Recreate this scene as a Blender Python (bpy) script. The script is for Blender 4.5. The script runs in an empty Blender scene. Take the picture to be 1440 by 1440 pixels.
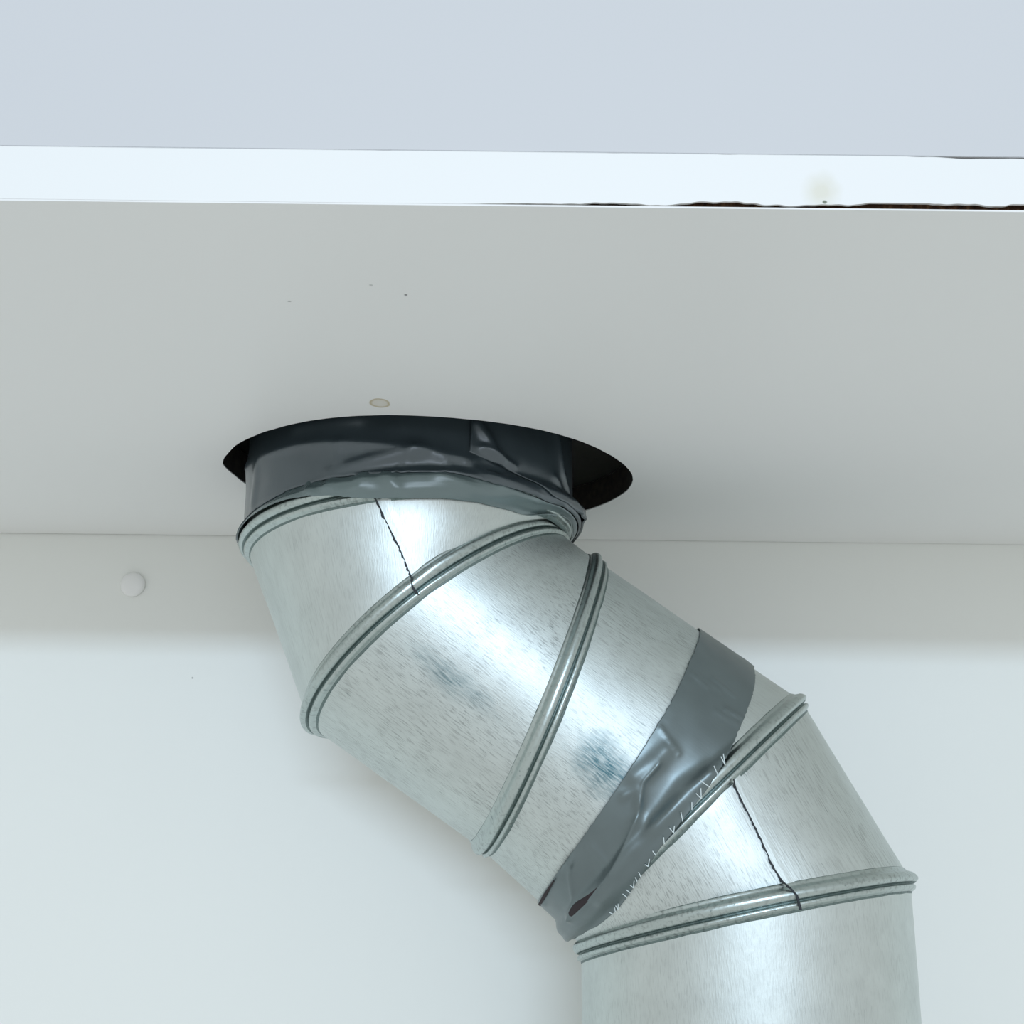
import bpy, bmesh, math, random
import numpy as np
from mathutils import Vector, Matrix, noise

C = bpy.context.scene.collection
random.seed(4)

# ------------------------------------------------------------------ camera
cam_data = bpy.data.cameras.new('camera')
cam_data.sensor_width = 36.0
cam_data.lens = 36.0 * 1450 / 1440
cam_data.clip_start = 0.01
cam = bpy.data.objects.new('camera', cam_data)
C.objects.link(cam)
PITCH, ROLL = math.radians(13.5), math.radians(0.65)
cam.matrix_world = (Matrix.Translation((0, 0, 1.5))
                    @ Matrix.Rotation(math.radians(90) + PITCH, 4, 'X')
                    @ Matrix.Rotation(ROLL, 4, 'Z'))
bpy.context.scene.camera = cam

# ------------------------------------------------------------------ light
sc = bpy.context.scene
sc.view_settings.view_transform = 'Standard'
sc.view_settings.look = 'None'
sc.view_settings.exposure = 0.0
sc.view_settings.gamma = 1.0
sc.view_settings.use_curve_mapping = False
world = bpy.data.worlds.new('world')
sc.world = world
world.use_nodes = True
world.node_tree.nodes['Background'].inputs[0].default_value = (0.725, 0.755, 0.755, 1)
world.node_tree.nodes['Background'].inputs[1].default_value = 0.89

def area_light(name, loc, target, sx, sy, power, color):
    d = bpy.data.lights.new(name, 'AREA')
    d.shape = 'RECTANGLE'
    d.size, d.size_y, d.energy, d.color = sx, sy, power, color
    o = bpy.data.objects.new(name, d)
    C.objects.link(o)
    o.location = loc
    o.rotation_euler = (Vector(target) - Vector(loc)).to_track_quat('-Z', 'Y').to_euler()
    return o

area_light('ceiling_lamp', (0.06, -2.2, 2.02), (0, 0.4, 1.55), 0.95, 0.10, 23.5, (0.62, 0.80, 1.0))
area_light('broad_fill', (0.35, -2.6, 1.75), (0, 0.4, 1.55), 1.7, 1.1, 12, (0.80, 0.86, 1.0))  # added soft fill that broadens the highlights on the duct metal

# ------------------------------------------------------------------ materials
def new_mat(name):
    m = bpy.data.materials.new(name)
    m.use_nodes = True
    nt = m.node_tree
    return m, nt, nt.nodes['Principled BSDF']

def N(nt, kind, **kw):
    n = nt.nodes.new(kind)
    for k, v in kw.items():
        setattr(n, k, v)
    return n

def math_node(nt, op, a, b=None, clamp=False):
    n = N(nt, 'ShaderNodeMath', operation=op, use_clamp=clamp)
    for i, v in enumerate((a, b)):
        if v is None:
            continue
        if isinstance(v, (int, float)):
            n.inputs[i].default_value = v
        else:
            nt.links.new(v, n.inputs[i])
    return n.outputs[0]

def ramp(nt, fac, stops):
    r = N(nt, 'ShaderNodeValToRGB')
    e = r.color_ramp.elements
    e[0].position, e[0].color = stops[0][0], (*stops[0][1], 1)
    e[1].position, e[1].color = stops[-1][0], (*stops[-1][1], 1)
    for p, c in stops[1:-1]:
        x = e.new(p)
        x.color = (*c, 1)
    nt.links.new(fac, r.inputs[0])
    return r.outputs[0]

def noise_tex(nt, vec, scale, detail=3.0, rough=0.5, vec_scale=None):
    if vec_scale is not None:
        mp = N(nt, 'ShaderNodeMapping')
        mp.inputs['Scale'].default_value = vec_scale
        nt.links.new(vec, mp.inputs[0])
        vec = mp.outputs[0]
    n = N(nt, 'ShaderNodeTexNoise')
    n.inputs['Scale'].default_value = scale
    n.inputs['Detail'].default_value = detail
    n.inputs['Roughness'].default_value = rough
    nt.links.new(vec, n.inputs['Vector'])
    return n.outputs['Fac']

def mixcol(nt, fac, a, b):
    m = N(nt, 'ShaderNodeMix', data_type='RGBA')
    if isinstance(fac, (int, float)):
        m.inputs[0].default_value = fac
    else:
        nt.links.new(fac, m.inputs[0])
    for s, v in ((6, a), (7, b)):
        if isinstance(v, tuple):
            m.inputs[s].default_value = (*v, 1)
        else:
            nt.links.new(v, m.inputs[s])
    return m.outputs[2]

def spot(nt, pos, center, radii, wob=0.0, wob_scale=200):
    """distance from a mark's centre in units of its radii (1 = its rim)"""
    mp = N(nt, 'ShaderNodeVectorMath', operation='SUBTRACT')
    nt.links.new(pos, mp.inputs[0])
    mp.inputs[1].default_value = center
    dv = N(nt, 'ShaderNodeVectorMath', operation='DIVIDE')
    nt.links.new(mp.outputs[0], dv.inputs[0])
    dv.inputs[1].default_value = radii
    ln = N(nt, 'ShaderNodeVectorMath', operation='LENGTH')
    nt.links.new(dv.outputs[0], ln.inputs[0])
    d = ln.outputs['Value']
    if wob:
        nz = noise_tex(nt, pos, wob_scale, 2)
        d = math_node(nt, 'ADD', d, math_node(nt, 'MULTIPLY', math_node(nt, 'SUBTRACT', nz, 0.5), wob))
    return d

def laminate(name, base, rough=0.42, marks=()):
    """white melamine; marks = (centre, radii, colour, strength, kind)"""
    m, nt, b = new_mat(name)
    pos = N(nt, 'ShaderNodeNewGeometry').outputs['Position']
    big = noise_tex(nt, pos, 6, 2)
    col = ramp(nt, big, [(0.3, tuple(c * 0.985 for c in base)), (0.7, base)])
    for cen, rad, mc, st, kind in marks:
        d = spot(nt, pos, cen, rad, 0.5 if kind != 'ring' else 0.25, 250 if kind != 'dot' else 900)
        if kind == 'ring':
            f = ramp(nt, d, [(0.0, (0.30,) * 3), (0.62, (0.4,) * 3), (0.84, (1,) * 3), (1.0, (0,) * 3)])
        elif kind == 'blot':
            f = ramp(nt, d, [(0.2, (1,) * 3), (1.0, (0,) * 3)])
        else:
            f = ramp(nt, d, [(0.6, (1,) * 3), (1.0, (0,) * 3)])
        col = mixcol(nt, math_node(nt, 'MULTIPLY', f, st), col, mc)
    nt.links.new(col, b.inputs['Base Color'])
    b.inputs['Roughness'].default_value = rough
    b.inputs['Specular IOR Level'].default_value = 0.35
    fine = noise_tex(nt, pos, 900, 2)
    bp = N(nt, 'ShaderNodeBump')
    bp.inputs['Strength'].default_value = 0.03
    bp.inputs['Distance'].default_value = 0.0004
    nt.links.new(fine, bp.inputs['Height'])
    nt.links.new(bp.outputs[0], b.inputs['Normal'])
    return m

SPECK = (0.10, 0.10, 0.10)
M_wall = laminate('wall_laminate', (0.80, 0.812, 0.772), 0.45,
                  [((-0.1648, 0.54, 1.5394), (0.0006, 0.01, 0.0006), SPECK, 0.5, 'dot')])
M_under = laminate('panel_laminate', (0.825, 0.825, 0.81), 0.4,
                   [((-0.0445, 0.3258, 1.615), (0.0036, 0.0050, 0.01), (0.45, 0.36, 0.19), 0.85, 'ring'),
                    ((-0.0584, 0.2477, 1.615), (0.0006, 0.0005, 0.01), SPECK, 0.55, 'dot'),
                    ((-0.0359, 0.2377, 1.615), (0.0006, 0.0004, 0.01), SPECK, 0.45, 'dot'),
                    ((-0.0277, 0.2431, 1.615), (0.0005, 0.0005, 0.01), SPECK, 0.85, 'dot')])
M_band = laminate('edge_band', (0.83, 0.835, 0.82), 0.4,
                  [((0.0657, 0.199, 1.6195), (0.0050, 0.02, 0.0055), (0.62, 0.58, 0.40), 0.45, 'blot'),
                   ((0.0662, 0.199, 1.6168), (0.0006, 0.02, 0.0005), (0.05, 0.08, 0.03), 0.8, 'dot')])
M_door = laminate('door_finish', (0.60, 0.605, 0.615), 0.5)
M_cap = laminate('cap_plastic', (0.82, 0.82, 0.80), 0.35)

m, nt, b = new_mat('raw_chipboard')
pos = N(nt, 'ShaderNodeNewGeometry').outputs['Position']
nt.links.new(ramp(nt, noise_tex(nt, pos, 700, 4), [(0.3, (0.035, 0.016, 0.008)), (0.55, (0.11, 0.05, 0.022)), (0.8, (0.30, 0.17, 0.08))]), b.inputs['Base Color'])
b.inputs['Roughness'].default_value = 0.9
M_core = m

m, nt, b = new_mat('shaded_cut_edge')  # cut chipboard with the hole's shade put into a near-black colour
pos = N(nt, 'ShaderNodeNewGeometry').outputs['Position']
nt.links.new(ramp(nt, noise_tex(nt, pos, 300, 4), [(0.3, (0.010, 0.008, 0.006)), (0.7, (0.035, 0.026, 0.018))]), b.inputs['Base Color'])
b.inputs['Roughness'].default_value = 0.9
M_dark = m

def galvanised(name, base, rough, patches=(), worn=1.0):
    """zinc coated sheet: rolled grain along the duct, spangle, dark teal patches at places of the sheet (u, v in metres)"""
    m, nt, b = new_mat(name)
    uv = N(nt, 'ShaderNodeUVMap', uv_map='sheet').outputs[0]
    grain = noise_tex(nt, uv, 1.0, 3, 0.6, (1900, 210, 1))
    fleck = noise_tex(nt, uv, 1.0, 2, 0.5, (1600, 190, 1))
    spang = noise_tex(nt, uv, 90, 4, 0.6)
    cloud = noise_tex(nt, uv, 28, 3, 0.5)
    col = ramp(nt, spang, [(0.3, tuple(c * 0.90 for c in base)), (0.7, base)])
    gm = ramp(nt, grain, [(0.36, (0.35,) * 3), (0.50, (1,) * 3)])
    mul = N(nt, 'ShaderNodeMix', data_type='RGBA', blend_type='MULTIPLY')
    nt.links.new(ramp(nt, cloud, [(0.35, (0.15 * worn,) * 3), (0.65, (0.6 * worn,) * 3)]), mul.inputs[0])
    nt.links.new(col, mul.inputs[6]); nt.links.new(gm, mul.inputs[7])
    col = mul.outputs[2]
    # sparse dark scuffs in the grain
    sc_ = ramp(nt, fleck, [(0.27, (1,) * 3), (0.33, (0,) * 3)])
    col = mixcol(nt, math_node(nt, 'MULTIPLY', sc_, 0.5 * worn), col, (0.10, 0.15, 0.16))
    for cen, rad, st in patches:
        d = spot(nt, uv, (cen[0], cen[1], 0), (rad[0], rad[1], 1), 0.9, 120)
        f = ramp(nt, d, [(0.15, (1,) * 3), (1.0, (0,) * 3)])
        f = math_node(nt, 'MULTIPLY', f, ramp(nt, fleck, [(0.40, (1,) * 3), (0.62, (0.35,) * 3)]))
        col = mixcol(nt, math_node(nt, 'MULTIPLY', f, st), col, (0.09, 0.19, 0.22))  # mixes each patch towards dark teal, broken up by the flecks
    nt.links.new(col, b.inputs['Base Color'])
    b.inputs['Metallic'].default_value = 1.0
    r = math_node(nt, 'ADD', math_node(nt, 'MULTIPLY', cloud, 0.14), rough - 0.07)
    nt.links.new(r, b.inputs['Roughness'])
    h = math_node(nt, 'ADD', math_node(nt, 'MULTIPLY', grain, 0.7), math_node(nt, 'MULTIPLY', spang, 0.5))
    bp = N(nt, 'ShaderNodeBump')
    bp.inputs['Strength'].default_value = 0.32
    bp.inputs['Distance'].default_value = 0.0003
    nt.links.new(h, bp.inputs['Height'])
    nt.links.new(bp.outputs[0], b.inputs['Normal'])
    return m

RB = 0.0642
def U(deg):
    return RB * math.radians(deg)
ZINC = (0.655, 0.71, 0.69)
M_zinc = galvanised('galvanised_steel', ZINC, 0.46, (), 0.4)
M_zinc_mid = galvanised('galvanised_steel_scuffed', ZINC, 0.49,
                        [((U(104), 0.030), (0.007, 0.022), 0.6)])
M_zinc_pipe = galvanised('galvanised_steel_teal_patch', ZINC, 0.52,
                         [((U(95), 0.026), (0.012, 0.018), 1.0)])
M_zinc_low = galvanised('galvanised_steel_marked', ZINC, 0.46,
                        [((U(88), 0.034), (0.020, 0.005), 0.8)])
M_bead = galvanised('galvanised_bead', (0.52, 0.59, 0.57), 0.36)

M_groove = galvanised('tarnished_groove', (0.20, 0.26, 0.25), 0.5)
m, nt, b = new_mat('seam_shade')  # near-black colour painted in for the shadow of the seam's gap
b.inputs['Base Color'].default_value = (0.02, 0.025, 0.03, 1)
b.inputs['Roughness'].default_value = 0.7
M_gap_shade = m

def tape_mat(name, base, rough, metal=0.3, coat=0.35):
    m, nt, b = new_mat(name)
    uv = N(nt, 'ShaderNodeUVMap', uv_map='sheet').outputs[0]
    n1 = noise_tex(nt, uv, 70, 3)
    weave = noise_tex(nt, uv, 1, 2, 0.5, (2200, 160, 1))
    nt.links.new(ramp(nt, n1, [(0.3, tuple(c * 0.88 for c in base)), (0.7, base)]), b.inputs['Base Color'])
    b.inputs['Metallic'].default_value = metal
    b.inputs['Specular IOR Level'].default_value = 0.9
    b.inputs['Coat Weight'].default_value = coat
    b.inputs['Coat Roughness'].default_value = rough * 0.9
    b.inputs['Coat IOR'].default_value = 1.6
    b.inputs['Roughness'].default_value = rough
    bp = N(nt, 'ShaderNodeBump')
    bp.inputs['Strength'].default_value = 0.15
    bp.inputs['Distance'].default_value = 0.0003
    nt.links.new(math_node(nt, 'ADD', math_node(nt, 'MULTIPLY', weave, 0.5), n1), bp.inputs['Height'])
    nt.links.new(bp.outputs[0], b.inputs['Normal'])
    return m
M_tape_shade = tape_mat('shade_darkened_tape', (0.062, 0.088, 0.102), 0.29, 0.3, 0.5)  # darker copy of the collar tape, shade of the hole in its colour
M_tape_low = tape_mat('grey_tape', (0.15, 0.21, 0.215), 0.27, 0.35, 0.5)
M_tape = tape_mat('silver_grey_tape', (0.165, 0.205, 0.208), 0.40, 0.75, 0.15)
m, nt, b = new_mat('tape_backing')
b.inputs['Base Color'].default_value = (0.022, 0.014, 0.016, 1)
b.inputs['Roughness'].default_value = 0.8
M_backing = m
m, nt, b = new_mat('tape_thread')
b.inputs['Base Color'].default_value = (0.72, 0.80, 0.80, 1)
b.inputs['Roughness'].default_value = 0.6
M_thread = m

# ------------------------------------------------------------------ helpers
def link_mesh(name, verts, faces, material, parent=None, smooth=True, uvs=None):
    me = bpy.data.meshes.new(name)
    me.from_pydata([tuple(v) for v in verts], [], faces)
    if uvs is not None:
        l = me.uv_layers.new(name='sheet')
        idx = np.empty(len(me.loops), dtype=np.int32)
        me.loops.foreach_get('vertex_index', idx)
        l.data.foreach_set('uv', np.asarray(uvs, dtype=np.float32)[idx].ravel())
    me.materials.append(material)
    me.polygons.foreach_set('use_smooth', [smooth] * len(me.polygons))
    o = bpy.data.objects.new(name, me)
    C.objects.link(o)
    if parent:
        o.parent = parent
        o.matrix_parent_inverse = parent.matrix_world.inverted()
    return o

def box(name, lo, hi, material, parent=None, bevel=0.0):
    bm = bmesh.new()
    bmesh.ops.create_cube(bm, size=1)
    for v in bm.verts:
        v.co = Vector([lo[i] + (v.co[i] + 0.5) * (hi[i] - lo[i]) for i in range(3)])
    if bevel:
        bmesh.ops.bevel(bm, geom=bm.edges[:], offset=bevel, segments=2, affect='EDGES')
    me = bpy.data.meshes.new(name)
    bm.to_mesh(me); bm.free()
    me.materials.append(material)
    o = bpy.data.objects.new(name, me)
    C.objects.link(o)
    if parent:
        o.parent = parent
        o.matrix_parent_inverse = parent.matrix_world.inverted()
    return o

def thing(name, label, cat, loc):
    o = bpy.data.objects.new(name, None)
    C.objects.link(o)
    o.location = loc
    o.matrix_world = Matrix.Translation(loc)
    o['label'], o['category'] = label, cat
    return o

# ------------------------------------------------------------------ setting
FRONT, BACK, UNDER, TOP = 0.199, 0.5402, 1.615, 1.6283
wall = box('wall_back', (-2.2, 0.5408, 0.0), (2.2, 0.66, 2.7), M_wall)
wall['kind'] = 'structure'
wall['label'] = 'smooth off-white back wall behind the galvanised duct'

# ------------------------------------------------------------------ cabinet
HX = 0.62
cab = thing('wall_cabinet', 'white laminate cabinet with a round hole in its underside and a chipped front edge', 'cabinet', (0, 0.37, UNDER))
HC = (-0.0335, 0.4222)
def hole_r(a):
    """hand-cut hole: a slightly uneven circle"""
    r = 0.0838 + 0.0020 * math.sin(2 * a) + 0.0004 * math.sin(3 * a + 0.7) + 0.0004 * math.sin(7 * a + 2.0)
    r += 0.00022 * noise.noise((math.cos(a) * 14, math.sin(a) * 14, 3.1))
    r += 0.0016 * math.exp(-((a - math.radians(194)) / 0.14) ** 2)
    return r

def holed_plate(name, z0, z1, y0, y1l, y1r, material, parent, rim_material=None, grow=0.0):
    cors = [(-HX, y0), (HX, y0), (HX, y1r), (-HX, y1l)]
    angs = [2 * math.pi * i / 240 for i in range(240)]
    angs += [math.atan2(y - HC[1], x - HC[0]) % (2 * math.pi) for x, y in cors]
    angs = sorted(set(angs))
    vs, fs = [], []
    def outer(a):
        dx, dy = math.cos(a), math.sin(a)
        best = 1e9
        for i in range(4):
            (ax, ay), (bx, by) = cors[i], cors[(i + 1) % 4]
            ex, ey = bx - ax, by - ay
            den = dx * ey - dy * ex
            if abs(den) < 1e-12:
                continue
            t = ((ax - HC[0]) * ey - (ay - HC[1]) * ex) / den
            u = ((ax - HC[0]) * dy - (ay - HC[1]) * dx) / den
            if t > 0 and -1e-6 <= u <= 1 + 1e-6:
                best = min(best, t)
        return HC[0] + dx * best, HC[1] + dy * best
    for a in angs:
        r = hole_r(a) + grow
        hx, hy = HC[0] + r * math.cos(a), HC[1] + r * math.sin(a)
        ox, oy = outer(a)
        vs += [(hx, hy, z0), (ox, oy, z0), (hx, hy, z1), (ox, oy, z1)]
    n = len(angs)
    for i in range(n):
        p, q = 4 * i, 4 * ((i + 1) % n)
        fs += [(p, q, q + 1, p + 1), (p + 2, p + 3, q + 3, q + 2), (p, p + 2, q + 2, q), (p + 1, q + 1, q + 3, p + 3)]
    o = link_mesh(name, vs, fs, material, parent, smooth=False)
    if rim_material:
        o.data.materials.append(rim_material)
        for i in range(n):
            o.data.polygons[4 * i + 2].material_index = 1
    return o

holed_plate('panel_core', UNDER + 0.0004, TOP - 0.0001, FRONT + 0.0022, BACK - 0.0004, BACK + 0.0004, M_core, cab, M_dark, 0.0004)
holed_plate('underside_laminate', UNDER, UNDER + 0.0004, FRONT + 0.00005, BACK - 0.0006, BACK + 0.0006, M_under, cab)

# front edge band, its lower edge chipped away towards the right
def chip(x):
    if x < -0.012:
        return 0.0
    g = min(1.0, (x + 0.012) / 0.05)
    n1 = noise.noise((x * 95, 1.7, 0.3)) + 0.5 * noise.noise((x * 330, 4.1, 0.2))
    c = 0.00090 * g + 0.0010 * g * n1
    c += 0.0005 * math.exp(-((x - 0.085) / 0.010) ** 2) + 0.0005 * max(0, min(1, (x - 0.098) / 0.01))
    return max(0.0, min(0.0014, c))
def chip_top(x):
    if x < 0.088:
        return 0.00025 * max(0, noise.noise((x * 120, 9.0, 0)) - 0.25)
    return max(0, 0.00028 + 0.0004 * noise.noise((x * 150, 7.7, 0)))
xs = list(np.arange(-HX, -0.16, 0.02)) + list(np.arange(-0.16, 0.20, 0.0005)) + list(np.arange(0.20, HX + 0.001, 0.01))
vs, fs = [], []
for x in xs:
    zb, zt = UNDER + 0.00042 + chip(x), TOP - chip_top(x)
    vs += [(x, FRONT, zb), (x, FRONT, zt - 0.0004), (x, FRONT + 0.0004, zt), (x, FRONT + 0.0012, zt), (x, FRONT + 0.0006, zb)]
for i in range(len(xs) - 1):
    for k in range(5):
        a, b_ = 5 * i + k, 5 * i + (k + 1) % 5
        fs.append((a, a + 5, b_ + 5, b_))
link_mesh('edge_band', vs, fs, M_band, cab, smooth=False)
box('door', (-HX, FRONT + 0.0003, TOP + 0.00002), (HX, FRONT + 0.0196, 2.30), M_door, cab, 0.0001)
for sx in (-1, 1):
    x0, x1 = sorted((sx * HX, sx * (HX - 0.016)))
    box('side_panel', (x0, FRONT + 0.022, TOP), (x1, BACK - 0.001, 2.30), M_under, cab, 0.0005)
box('top_panel', (-HX, FRONT + 0.0016, 2.3005), (HX, BACK - 0.001, 2.3165), M_under, cab, 0.0005)

# ------------------------------------------------------------------ screw cap
cap = None
prof = [(0.0064, 0.0), (0.0065, 0.0012), (0.0062, 0.0020), (0.0054, 0.0027), (0.0040, 0.0032), (0.0020, 0.0035), (0.0, 0.0036)]
vs, fs, n = [], [], 48
for r, hgt in prof[:-1]:
    for i in range(n):
        a = 2 * math.pi * i / n
        vs.append((r * math.cos(a), -hgt, r * math.sin(a)))
vs.append((0, -prof[-1][1], 0))
for k in range(len(prof) - 2):
    for i in range(n):
        j = (i + 1) % n
        fs.append((k * n + i, k * n + j, (k + 1) * n + j, (k + 1) * n + i))
k = len(prof) - 2
for i in range(n):
    fs.append((k * n + i, k * n + (i + 1) % n, len(vs) - 1))
fs.append(tuple(reversed(range(n))))
cap = link_mesh('screw_cap', vs, fs, M_cap)
cap.location = (-0.2001, 0.54075, 1.5878)
cap['label'] = 'small round white plastic screw cap on the wall left of the duct'
cap['category'] = 'screw cap'

# ------------------------------------------------------------------ duct
# joints of the sheet-metal duct: centre, in-plane axis to the right, in-plane axis towards the room
JOINT = [
    ((-0.0430, 0.4240, 1.6981), (0.9969, 0.0790, 0.0000), (0.0790, -0.9969, 0.0000), 0.06632),
    ((-0.0430, 0.4240, 1.5881), (0.9923, 0.0811, 0.0940), (0.0715, -0.9915, 0.1060), 0.06632),
    ((-0.0291, 0.4260, 1.5509), (0.7795, -0.0215, 0.6260), (-0.1087, -0.9889, 0.1014), 0.06367),
    ((0.0116, 0.4310, 1.5239), (0.3777, -0.0614, 0.9239), (0.0555, -0.9945, -0.0888), 0.06230),
    ((0.0723, 0.4340, 1.4794), (0.7188, -0.0870, 0.6898), (-0.1755, -0.9827, 0.0588), 0.06473),
    ((0.0931, 0.4330, 1.4406), (0.9570, -0.1738, 0.2324), (-0.2171, -0.9602, 0.1759), 0.06529),
    ((0.0950, 0.4330, 1.0006), (0.9969, 0.0790, 0.0000), (0.0790, -0.9969, 0.0000), 0.06529),
]
JC = np.array([j[0] for j in JOINT]); JM = np.array([j[1] for j in JOINT]); JW = np.array([j[2] for j in JOINT]); JR = np.array([j[3] for j in JOINT])

def surf(ph, s, lift=0.0):
    """points on the duct skin at angles ph (radians) and stations s along it"""
    ph, s = np.broadcast_arrays(np.asarray(ph, float), np.asarray(s, float))
    i = np.clip(np.floor(s).astype(int), 0, 5)
    t = (s - i)[..., None]
    r = np.broadcast_to(np.asarray(lift, float), ph.shape)[..., None]
    r0, r1 = r + JR[i][..., None], r + JR[i + 1][..., None]
    c, w = np.cos(ph)[..., None], np.sin(ph)[..., None]
    p0 = JC[i] + r0 * (c * JM[i] + w * JW[i])
    p1 = JC[i + 1] + r1 * (c * JM[i + 1] + w * JW[i + 1])
    return p0 * (1 - t) + p1 * t

def axis_at(s):
    s = np.asarray(s, float)
    i = np.clip(np.floor(s).astype(int), 0, 5)
    t = (s - i)[..., None]
    return JC[i] * (1 - t) + JC[i + 1] * t

def grid_faces(nu, nv, close):
    fs = []
    for i in range(nu if close else nu - 1):
        j = (i + 1) % nu
        for k in range(nv - 1):
            fs.append((i * nv + k, i * nv + k + 1, j * nv + k + 1, j * nv + k))
    return fs

duct = thing('ventilation_duct', 'galvanised steel elbow duct with raised joint rings going up through the cabinet hole', 'duct', (0.0950, 0.433, 1.0006))

def skin(name, s0, s1, material, dent=0.00030, nu=168, nv=26):
    ph = np.linspace(0, 2 * math.pi, nu + 1)              # seam column doubled at the back for the sheet map
    ph = ph - math.pi / 2                                   # the sheet's own join lies at the back
    ss = np.linspace(s0, s1, nv)
    P, Sx = np.meshgrid(ph, ss, indexing='ij')
    pts = surf(P, Sx)
    ax = axis_at(Sx)
    nrm = pts - ax
    nrm /= np.linalg.norm(nrm, axis=-1, keepdims=True)
    dn = np.zeros(P.shape)
    for i in range(nu + 1):
        for k in range(nv):
            p = pts[i, k]
            e = min(k, nv - 1 - k) / 4.0
            q = pts[i % nu, k]
            dn[i, k] = dent * min(1, e) * (noise.noise(q * 38) + 0.45 * noise.noise(q * 90 + 5.0))
    pts = pts + nrm * dn[..., None]
    d = np.linalg.norm(np.diff(surf(np.full(nv, math.pi / 2), ss), axis=0), axis=1)
    v = np.concatenate([[0], np.cumsum(d)])
    uv = np.stack([P * RB, np.broadcast_to(v, P.shape)], -1)
    return link_mesh(name, pts.reshape(-1, 3), grid_faces(nu + 1, nv, False), material, duct, True, uv.reshape(-1, 2))

skin('collar', 0.0, 1.0, M_zinc)
skin('elbow_segment', 1.0, 2.0, M_zinc)
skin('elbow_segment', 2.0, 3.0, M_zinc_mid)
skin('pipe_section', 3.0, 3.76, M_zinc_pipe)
skin('elbow_segment', 3.76, 4.0, M_zinc)
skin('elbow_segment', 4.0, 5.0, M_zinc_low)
skin('pipe_section', 5.0, 6.0, M_zinc, nv=80)

# rolled joint rings: (mm along the duct, mm proud of the skin)
BEAD = [(-5.2, -0.6), (-4.4, 0.35), (-3.3, 0.75), (-2.8, 1.5), (-2.2, 2.4), (-1.3, 2.95), (-0.3, 3.05), (0.6, 2.6), (1.05, 1.9), (1.25, 0.7),
        (1.65, 0.6), (2.0, 1.55), (2.7, 1.85), (3.3, 1.6), (3.7, 0.9), (4.0, 0.25), (4.7, 0.1), (5.4, -0.6)]
def bead(k, flip=False):
    m_, w_ = JM[k], JW[k]
    m_ = m_ / np.linalg.norm(m_)
    w_ = w_ - m_ * (m_ @ w_); w_ /= np.linalg.norm(w_)
    n_ = np.cross(m_, w_)
    if n_[2] > 0:
        n_ = -n_
    nu = 200
    prof_ = np.array(BEAD) * 0.001
    # smooth the outline
    tt = np.linspace(0, len(prof_) - 1, 44)
    prof_ = np.stack([np.interp(tt, range(len(prof_)), prof_[:, 0]), np.interp(tt, range(len(prof_)), prof_[:, 1])], -1)
    # follow the neighbouring skins so that the ring's feet stay on them
    pts, uv = [], []
    for i in range(nu + 1):
        a = 2 * math.pi * i / nu - math.pi / 2
        rad = math.cos(a) * m_ + math.sin(a) * w_
        base = JC[k] + JR[k] * rad
        up = surf(a, k - 0.15) - surf(a, k) if k > 0 else np.zeros(3)
        dn = surf(a, min(k + (0.15 if k < 5 else 0.04), 5.99)) - surf(a, k)
        L = 0
        for (x, h) in prof_:
            side = up if x < 0 else dn
            ln = side @ n_
            slope = (side @ rad) / ln if abs(ln) > 0.0008 else 0.0
            slope = max(-0.45, min(0.45, slope)) * min(1.0, abs(ln) / 0.003)
            wob = 0.00012 * noise.noise((math.cos(a) * 9, math.sin(a) * 9, k + x * 300))
            pts.append(base + n_ * x + rad * (h + slope * x + wob))
            uv.append((a * RB * 0.35, x * 3 + 0.02 * k))
    o = link_mesh('joint_ring', pts, grid_faces(nu + 1, len(prof_), False), M_bead, duct, True, uv)
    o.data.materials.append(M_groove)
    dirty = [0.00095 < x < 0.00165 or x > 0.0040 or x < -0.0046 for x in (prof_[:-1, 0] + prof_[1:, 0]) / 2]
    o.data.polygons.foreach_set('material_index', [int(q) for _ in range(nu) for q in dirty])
    return o
for k in range(1, 6):
    bead(k)

def ring_lift(P, S_):
    """height the tape needs to ride over the joint rings"""
    out = np.zeros_like(S_)
    base = surf(P, S_)
    for k in range(1, 6):
        d = np.linalg.norm(base - surf(P, np.full_like(S_, float(k))), axis=-1)
        out = np.maximum(out, (0.0031 + 0.0016 * np.clip((50 - np.degrees(P)) / 20, 0, 1)) * np.exp(-(d / 0.0052) ** 4))
    return out

# lap seams of two elbow segments: overlapping strip, the gap's shade laid on as a dark strip
def seam(line, width_deg, s_hi):
    line = np.array(line)
    ss = np.linspace(line[0][1], line[-1][1], 90)
    phc = np.interp(ss, line[:, 1], line[:, 0])
    up = ring_lift(np.radians(phc), ss)
    vs, uv = [], []
    for s, p, u in zip(ss, phc, up):
        if s > s_hi:
            break
        for q, h in ((0.0, -0.0001), (0.0, 0.0003), (0.5, 0.00030), (1.0, 0.00022), (1.0, -0.0001)):
            a = math.radians(p - q * width_deg)
            vs.append(surf(a, s, h)); uv.append((a * RB, s * 0.05))
    link_mesh('seam_lap', vs, grid_faces(len(vs) // 5, 5, False), M_zinc, duct, False, uv)
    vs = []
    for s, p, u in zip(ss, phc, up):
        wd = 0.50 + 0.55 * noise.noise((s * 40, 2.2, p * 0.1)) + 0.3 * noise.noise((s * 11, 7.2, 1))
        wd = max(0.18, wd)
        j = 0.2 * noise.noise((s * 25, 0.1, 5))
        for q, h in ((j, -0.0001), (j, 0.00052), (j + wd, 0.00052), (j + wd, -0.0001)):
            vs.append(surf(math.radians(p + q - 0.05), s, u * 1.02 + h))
    link_mesh('seam_gap_shade', vs, grid_faces(len(ss), 4, False), M_gap_shade, duct, False)
seam([(100.4, 1.0), (97.1, 1.266), (92.7, 1.564), (88.8, 1.894), (88.0, 2.0), (89.0, 2.06)], 4.2, 1.95)
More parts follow.
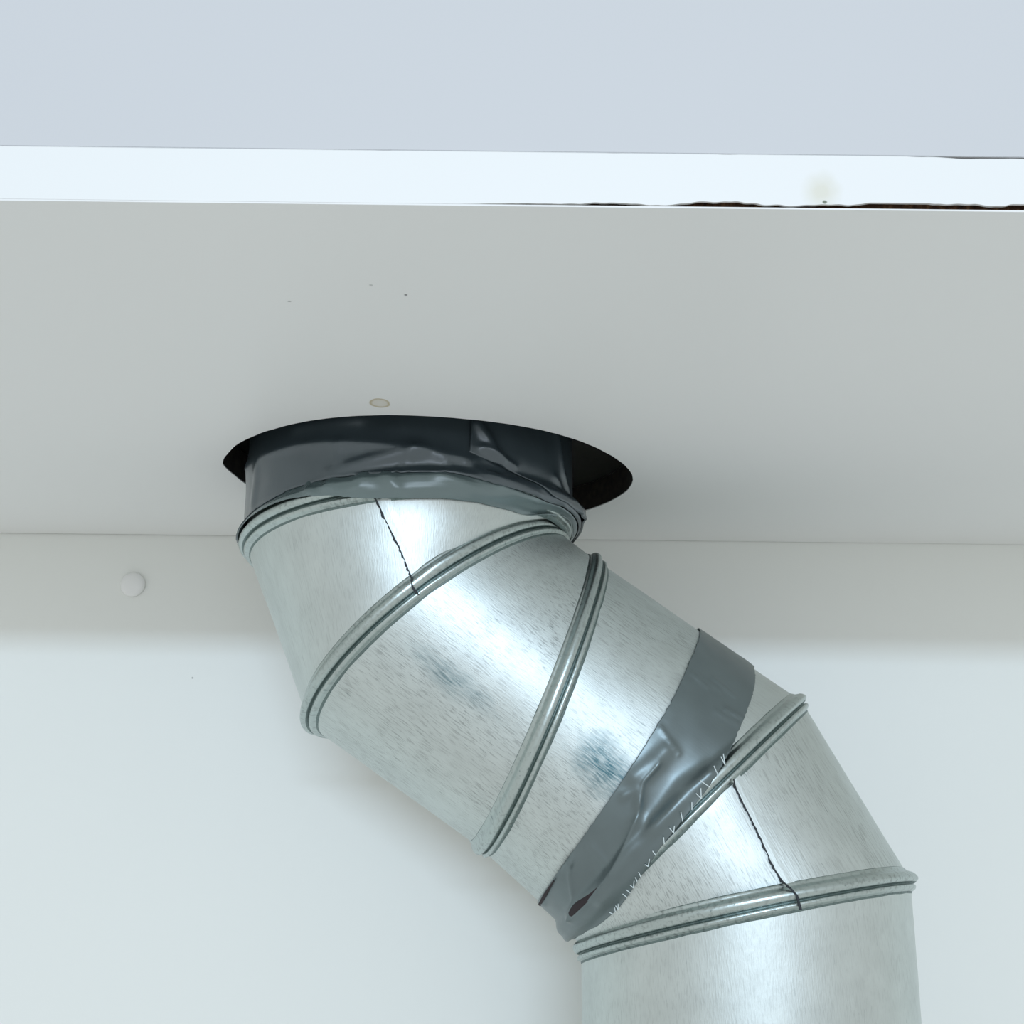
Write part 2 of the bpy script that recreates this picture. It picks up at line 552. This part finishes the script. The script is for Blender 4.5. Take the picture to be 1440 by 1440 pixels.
seam([(71.9, 4.08), (72.0, 4.12), (72.7, 4.313), (73.5, 4.537), (74.6, 4.729), (74.5, 4.903), (73.6, 5.0), (72.4, 5.010)], 3.4, 4.96)

# ------------------------------------------------------------------ tape
def near(pts, poly):
    """distance of points to a polyline"""
    best = np.full(pts.shape[:-1], 1e9)
    for a, b_ in zip(poly[:-1], poly[1:]):
        ab = b_ - a
        t = np.clip(((pts - a) @ ab) / max(ab @ ab, 1e-12), 0, 1)
        best = np.minimum(best, np.linalg.norm(pts - (a + t[..., None] * ab), axis=-1))
    return best

def tape(name, upper, lower, material, label, lift=0.0007, creases=(), nu=300, nv=44, ripple=0.00022, seed=0.0, over=True, rag=0.0):
    """strip of tape around the duct between two edge lines of (degrees, station)"""
    ua, us = zip(*sorted(upper)); la, ls = zip(*sorted(lower))
    a0, a1 = max(ua[0], la[0]), min(ua[-1], la[-1])
    # both lines get their own angle range, so slanted ends work
    f = np.linspace(0, 1, nu)
    Au, Al = ua[0] + f * (ua[-1] - ua[0]), la[0] + f * (la[-1] - la[0])
    Su, Sl = np.interp(Au, ua, us), np.interp(Al, la, ls)
    if rag:
        Sl = Sl + rag * np.array([noise.noise((x * 0.9, seed, 1)) for x in Al])
        Su = Su + rag * np.array([noise.noise((x * 0.5, seed, 8)) for x in Au])
    g = np.linspace(0, 1, nv)
    P = np.radians(Au[:, None] * (1 - g) + Al[:, None] * g)
    S_ = Su[:, None] * (1 - g) + Sl[:, None] * g
    base = surf(P, S_)
    nrm = base - axis_at(S_)
    nrm /= np.linalg.norm(nrm, axis=-1, keepdims=True)
    h = np.full(P.shape, lift)
    if over:
        h = h + ring_lift(P, S_)
    rp = np.array([[noise.noise(Vector(p) * 70 + Vector((seed, 0, 0))) + 0.5 * noise.noise(Vector(p) * 160 + Vector((0, seed, 0))) for p in row] for row in base])
    edge = np.minimum(np.minimum(g, 1 - g) * 8, 1)[None, :]
    h = h + ripple * (rp + 0.6) * edge
    for poly, height, width in creases:
        ph = np.radians([p[0] for p in poly]); st = np.array([p[1] for p in poly])
        pl = surf(ph, st)
        d = near(base, pl)
        if width < 0:      # sharp fold
            h = h + height * np.exp(-d / -width)
        else:
            h = h + height * np.exp(-(d / width) ** 2)
    pts = base + nrm * h[..., None]
    uv = np.stack([P * RB, S_ * 0.05], -1)
    o = link_mesh(name, pts.reshape(-1, 3), grid_faces(nu, nv, False), material, duct, True, uv.reshape(-1, 2))
    md = o.modifiers.new('thickness', 'SOLIDIFY')
    md.thickness = 0.0003
    md.offset = 0
    o['label'] = label
    return o

# tape round the collar, in the mouth of the hole
mid = [(15.8, 1.24), (39.2, 1.19), (50.2, 1.051), (60.1, 0.991), (70.3, 0.970), (77.2, 0.956), (89.9, 0.951), (101.6, 0.942), (112.5, 0.933), (120.8, 0.929), (130.7, 0.928), (137.7, 0.937), (148.2, 0.937), (155.2, 0.955), (172, 0.965)]
bot = [(12.0, 2.10), (24.0, 2.0), (36.0, 1.70), (51.4, 1.425), (65.6, 1.255), (76.9, 1.18), (92.3, 1.125), (104, 1.08), (113, 1.02), (120.1, 0.995), (127.3, 0.983), (134.7, 0.977), (144.3, 0.975), (155, 0.975), (170, 0.975)]
tape('tape_strip', [(-95, 0.90)] + mid + [(265, 0.92)], [(-95, 1.0), (-20, 2.0)] + bot + [(265, 0.97)],
     M_tape_low, 'lower narrow strip of shiny grey tape round the collar', 0.0006,
     [([(103, 0.95), (104, 1.0)], 0.0012, 0.0026), ([(113, 0.93), (114, 0.98)], 0.0011, 0.0020), ([(122, 0.94), (120, 0.98)], 0.0009, 0.0018),
      ([(96, 0.955), (93, 1.06)], 0.0011, 0.0022), ([(80, 0.97), (70, 1.08)], 0.0006, 0.002), ([(60, 1.02), (45, 1.25)], 0.0005, 0.0015)],
     seed=3.0, nv=30, rag=0.004)
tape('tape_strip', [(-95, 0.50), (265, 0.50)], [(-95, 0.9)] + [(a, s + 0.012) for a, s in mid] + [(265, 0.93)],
     M_tape_shade, 'grey tape, darkened for shade, wrapped round the collar inside the hole', 0.0012,
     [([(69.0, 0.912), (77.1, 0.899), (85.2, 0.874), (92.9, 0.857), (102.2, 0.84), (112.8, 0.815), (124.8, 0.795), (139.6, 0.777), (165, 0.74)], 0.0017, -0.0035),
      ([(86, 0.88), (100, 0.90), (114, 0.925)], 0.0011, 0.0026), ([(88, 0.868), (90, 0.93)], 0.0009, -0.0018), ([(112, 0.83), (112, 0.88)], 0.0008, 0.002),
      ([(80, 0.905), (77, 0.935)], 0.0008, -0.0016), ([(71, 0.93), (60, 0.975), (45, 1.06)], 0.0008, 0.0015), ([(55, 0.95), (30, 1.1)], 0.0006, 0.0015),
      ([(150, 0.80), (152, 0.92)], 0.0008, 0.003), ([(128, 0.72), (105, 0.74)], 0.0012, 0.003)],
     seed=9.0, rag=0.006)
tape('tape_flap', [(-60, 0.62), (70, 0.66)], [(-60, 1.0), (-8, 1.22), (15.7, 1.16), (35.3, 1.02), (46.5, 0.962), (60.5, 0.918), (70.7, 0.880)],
     M_tape_shade, 'crumpled tape end, darkened for shade, folded at the right side of the collar', 0.0022,
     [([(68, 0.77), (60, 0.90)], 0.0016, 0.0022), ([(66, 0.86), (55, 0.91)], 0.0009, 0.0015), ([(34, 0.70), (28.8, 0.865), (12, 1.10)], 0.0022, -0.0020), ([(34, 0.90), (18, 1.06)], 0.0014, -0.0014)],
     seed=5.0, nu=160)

# tape over the join between the straight pipe and the lower elbow
t2u = [(-75, 3.50), (9.1, 3.500), (45.4, 3.534), (63.8, 3.565), (78.1, 3.579), (96.6, 3.598), (114.9, 3.610), (134.4, 3.619), (161.2, 3.644), (180, 3.66), (215, 3.65)]
t2l = [(-75, 3.73), (9.1, 3.765), (18.9, 3.774), (45.1, 3.857), (53.7, 3.887), (74.5, 3.974), (88.6, 4.027), (101.4, 4.096), (113.7, 4.229), (126.0, 4.441), (138.9, 4.545), (157.6, 4.449), (180, 4.35), (215, 4.25)]
FOLD = [(83.7, 3.708), (91.0, 3.701), (96.0, 3.76), (100.0, 3.809), (108.4, 3.868), (118.6, 3.937), (128.4, 3.963), (146.1, 3.943)]
tape('tape_band', t2u, t2l, M_tape, 'silver grey tape band wrapped diagonally over the pipe join', 0.0008,
     [(FOLD, 0.0016, -0.0014),
      ([(98.4, 3.924), (92, 3.92), (85.2, 3.90), (76.9, 3.935)], 0.0019, 0.0032), ([(91.2, 3.644), (85, 3.67), (79.0, 3.692)], 0.0012, 0.0030),
      ([(98, 3.66), (94, 3.70), (97, 3.76)], 0.0009, 0.0016), ([(102, 3.84), (112, 3.93), (128, 4.1)], 0.0012, 0.0030),
      ([(74.1, 3.599), (77.1, 3.758)], 0.0006, -0.0006), ([(118, 3.72), (119, 3.90)], 0.0006, 0.0016),
      ([(125.5, 3.639), (132.1, 3.708), (140.4, 3.868), (146.1, 3.943)], 0.0009, -0.0008), ([(128, 3.64), (160, 3.69)], 0.0012, 0.0014),
      ([(49.5, 3.57), (50.6, 3.66)], 0.0006, -0.0007), ([(45.5, 3.662), (46.4, 3.788)], 0.0007, -0.0007), ([(54.0, 3.791), (52.5, 3.889)], 0.0008, -0.0008),
      ([(48, 3.60), (48.5, 3.72)], 0.0004, -0.0006), ([(57, 3.76), (56, 3.88)], 0.0004, -0.0008)],
     seed=1.0, nu=340, nv=80, ripple=0.0002, rag=0.006)

fold = tape('tape_fold', [(119, 3.936), (124, 3.938), (128, 3.930), (132, 3.914), (136, 3.896), (139, 3.890), (142, 3.898), (144.5, 3.915), (146, 3.938)], [(119, 3.938), (124, 3.953), (128.4, 3.961), (134, 3.958), (140, 3.952), (146, 3.943)],
            M_backing, 'small dark fold where the band is pleated', 0.0022, (), nu=40, nv=8, ripple=0.0)
tape('tape_fold', [(139, 3.632), (150, 3.642), (163, 3.665)], [(139, 3.645), (150, 3.672), (163, 3.69)],
     M_backing, 'small dark fold at the lower end of the band', 0.0019, (), nu=40, nv=6, ripple=0.0)

# frayed white threads along the tape's lower edge
vs, fs = [], []
la = sorted(t2l)
for i, a in enumerate(list(np.linspace(72, 108, 10)) + [112, 114, 116.5, 118.5, 120.5, 126, 127.5, 129]):
    s = np.interp(a, [p[0] for p in la], [p[1] for p in la])
    for tw in range(1 if i % 3 else 2):
        a2 = a + random.uniform(-1.6, 0.6) - 1.5 * tw
        s2 = s - random.uniform(0.03, 0.06) if a < 110 else s - random.uniform(0.05, 0.11)
        lift = 0.0014 + float(ring_lift(np.array([math.radians(a)]), np.array([s]))[0])
        p, q = surf(math.radians(a), s + 0.012, lift), surf(math.radians(a2), s2, lift + 0.0008)
        d = (q - p) / np.linalg.norm(q - p)
        x = np.cross(d, (0, -1, 0.2)); x = x / np.linalg.norm(x) * 0.00016
        y = np.cross(d, x)
        n0 = len(vs)
        for e in (p, q):
            vs += [e + x, e + y, e - x, e - y]
        for k in range(4):
            fs.append((n0 + k, n0 + (k + 1) % 4, n0 + 4 + (k + 1) % 4, n0 + 4 + k))
th = link_mesh('frayed_threads', vs, fs, M_thread, duct, False)
th['kind'] = 'stuff'
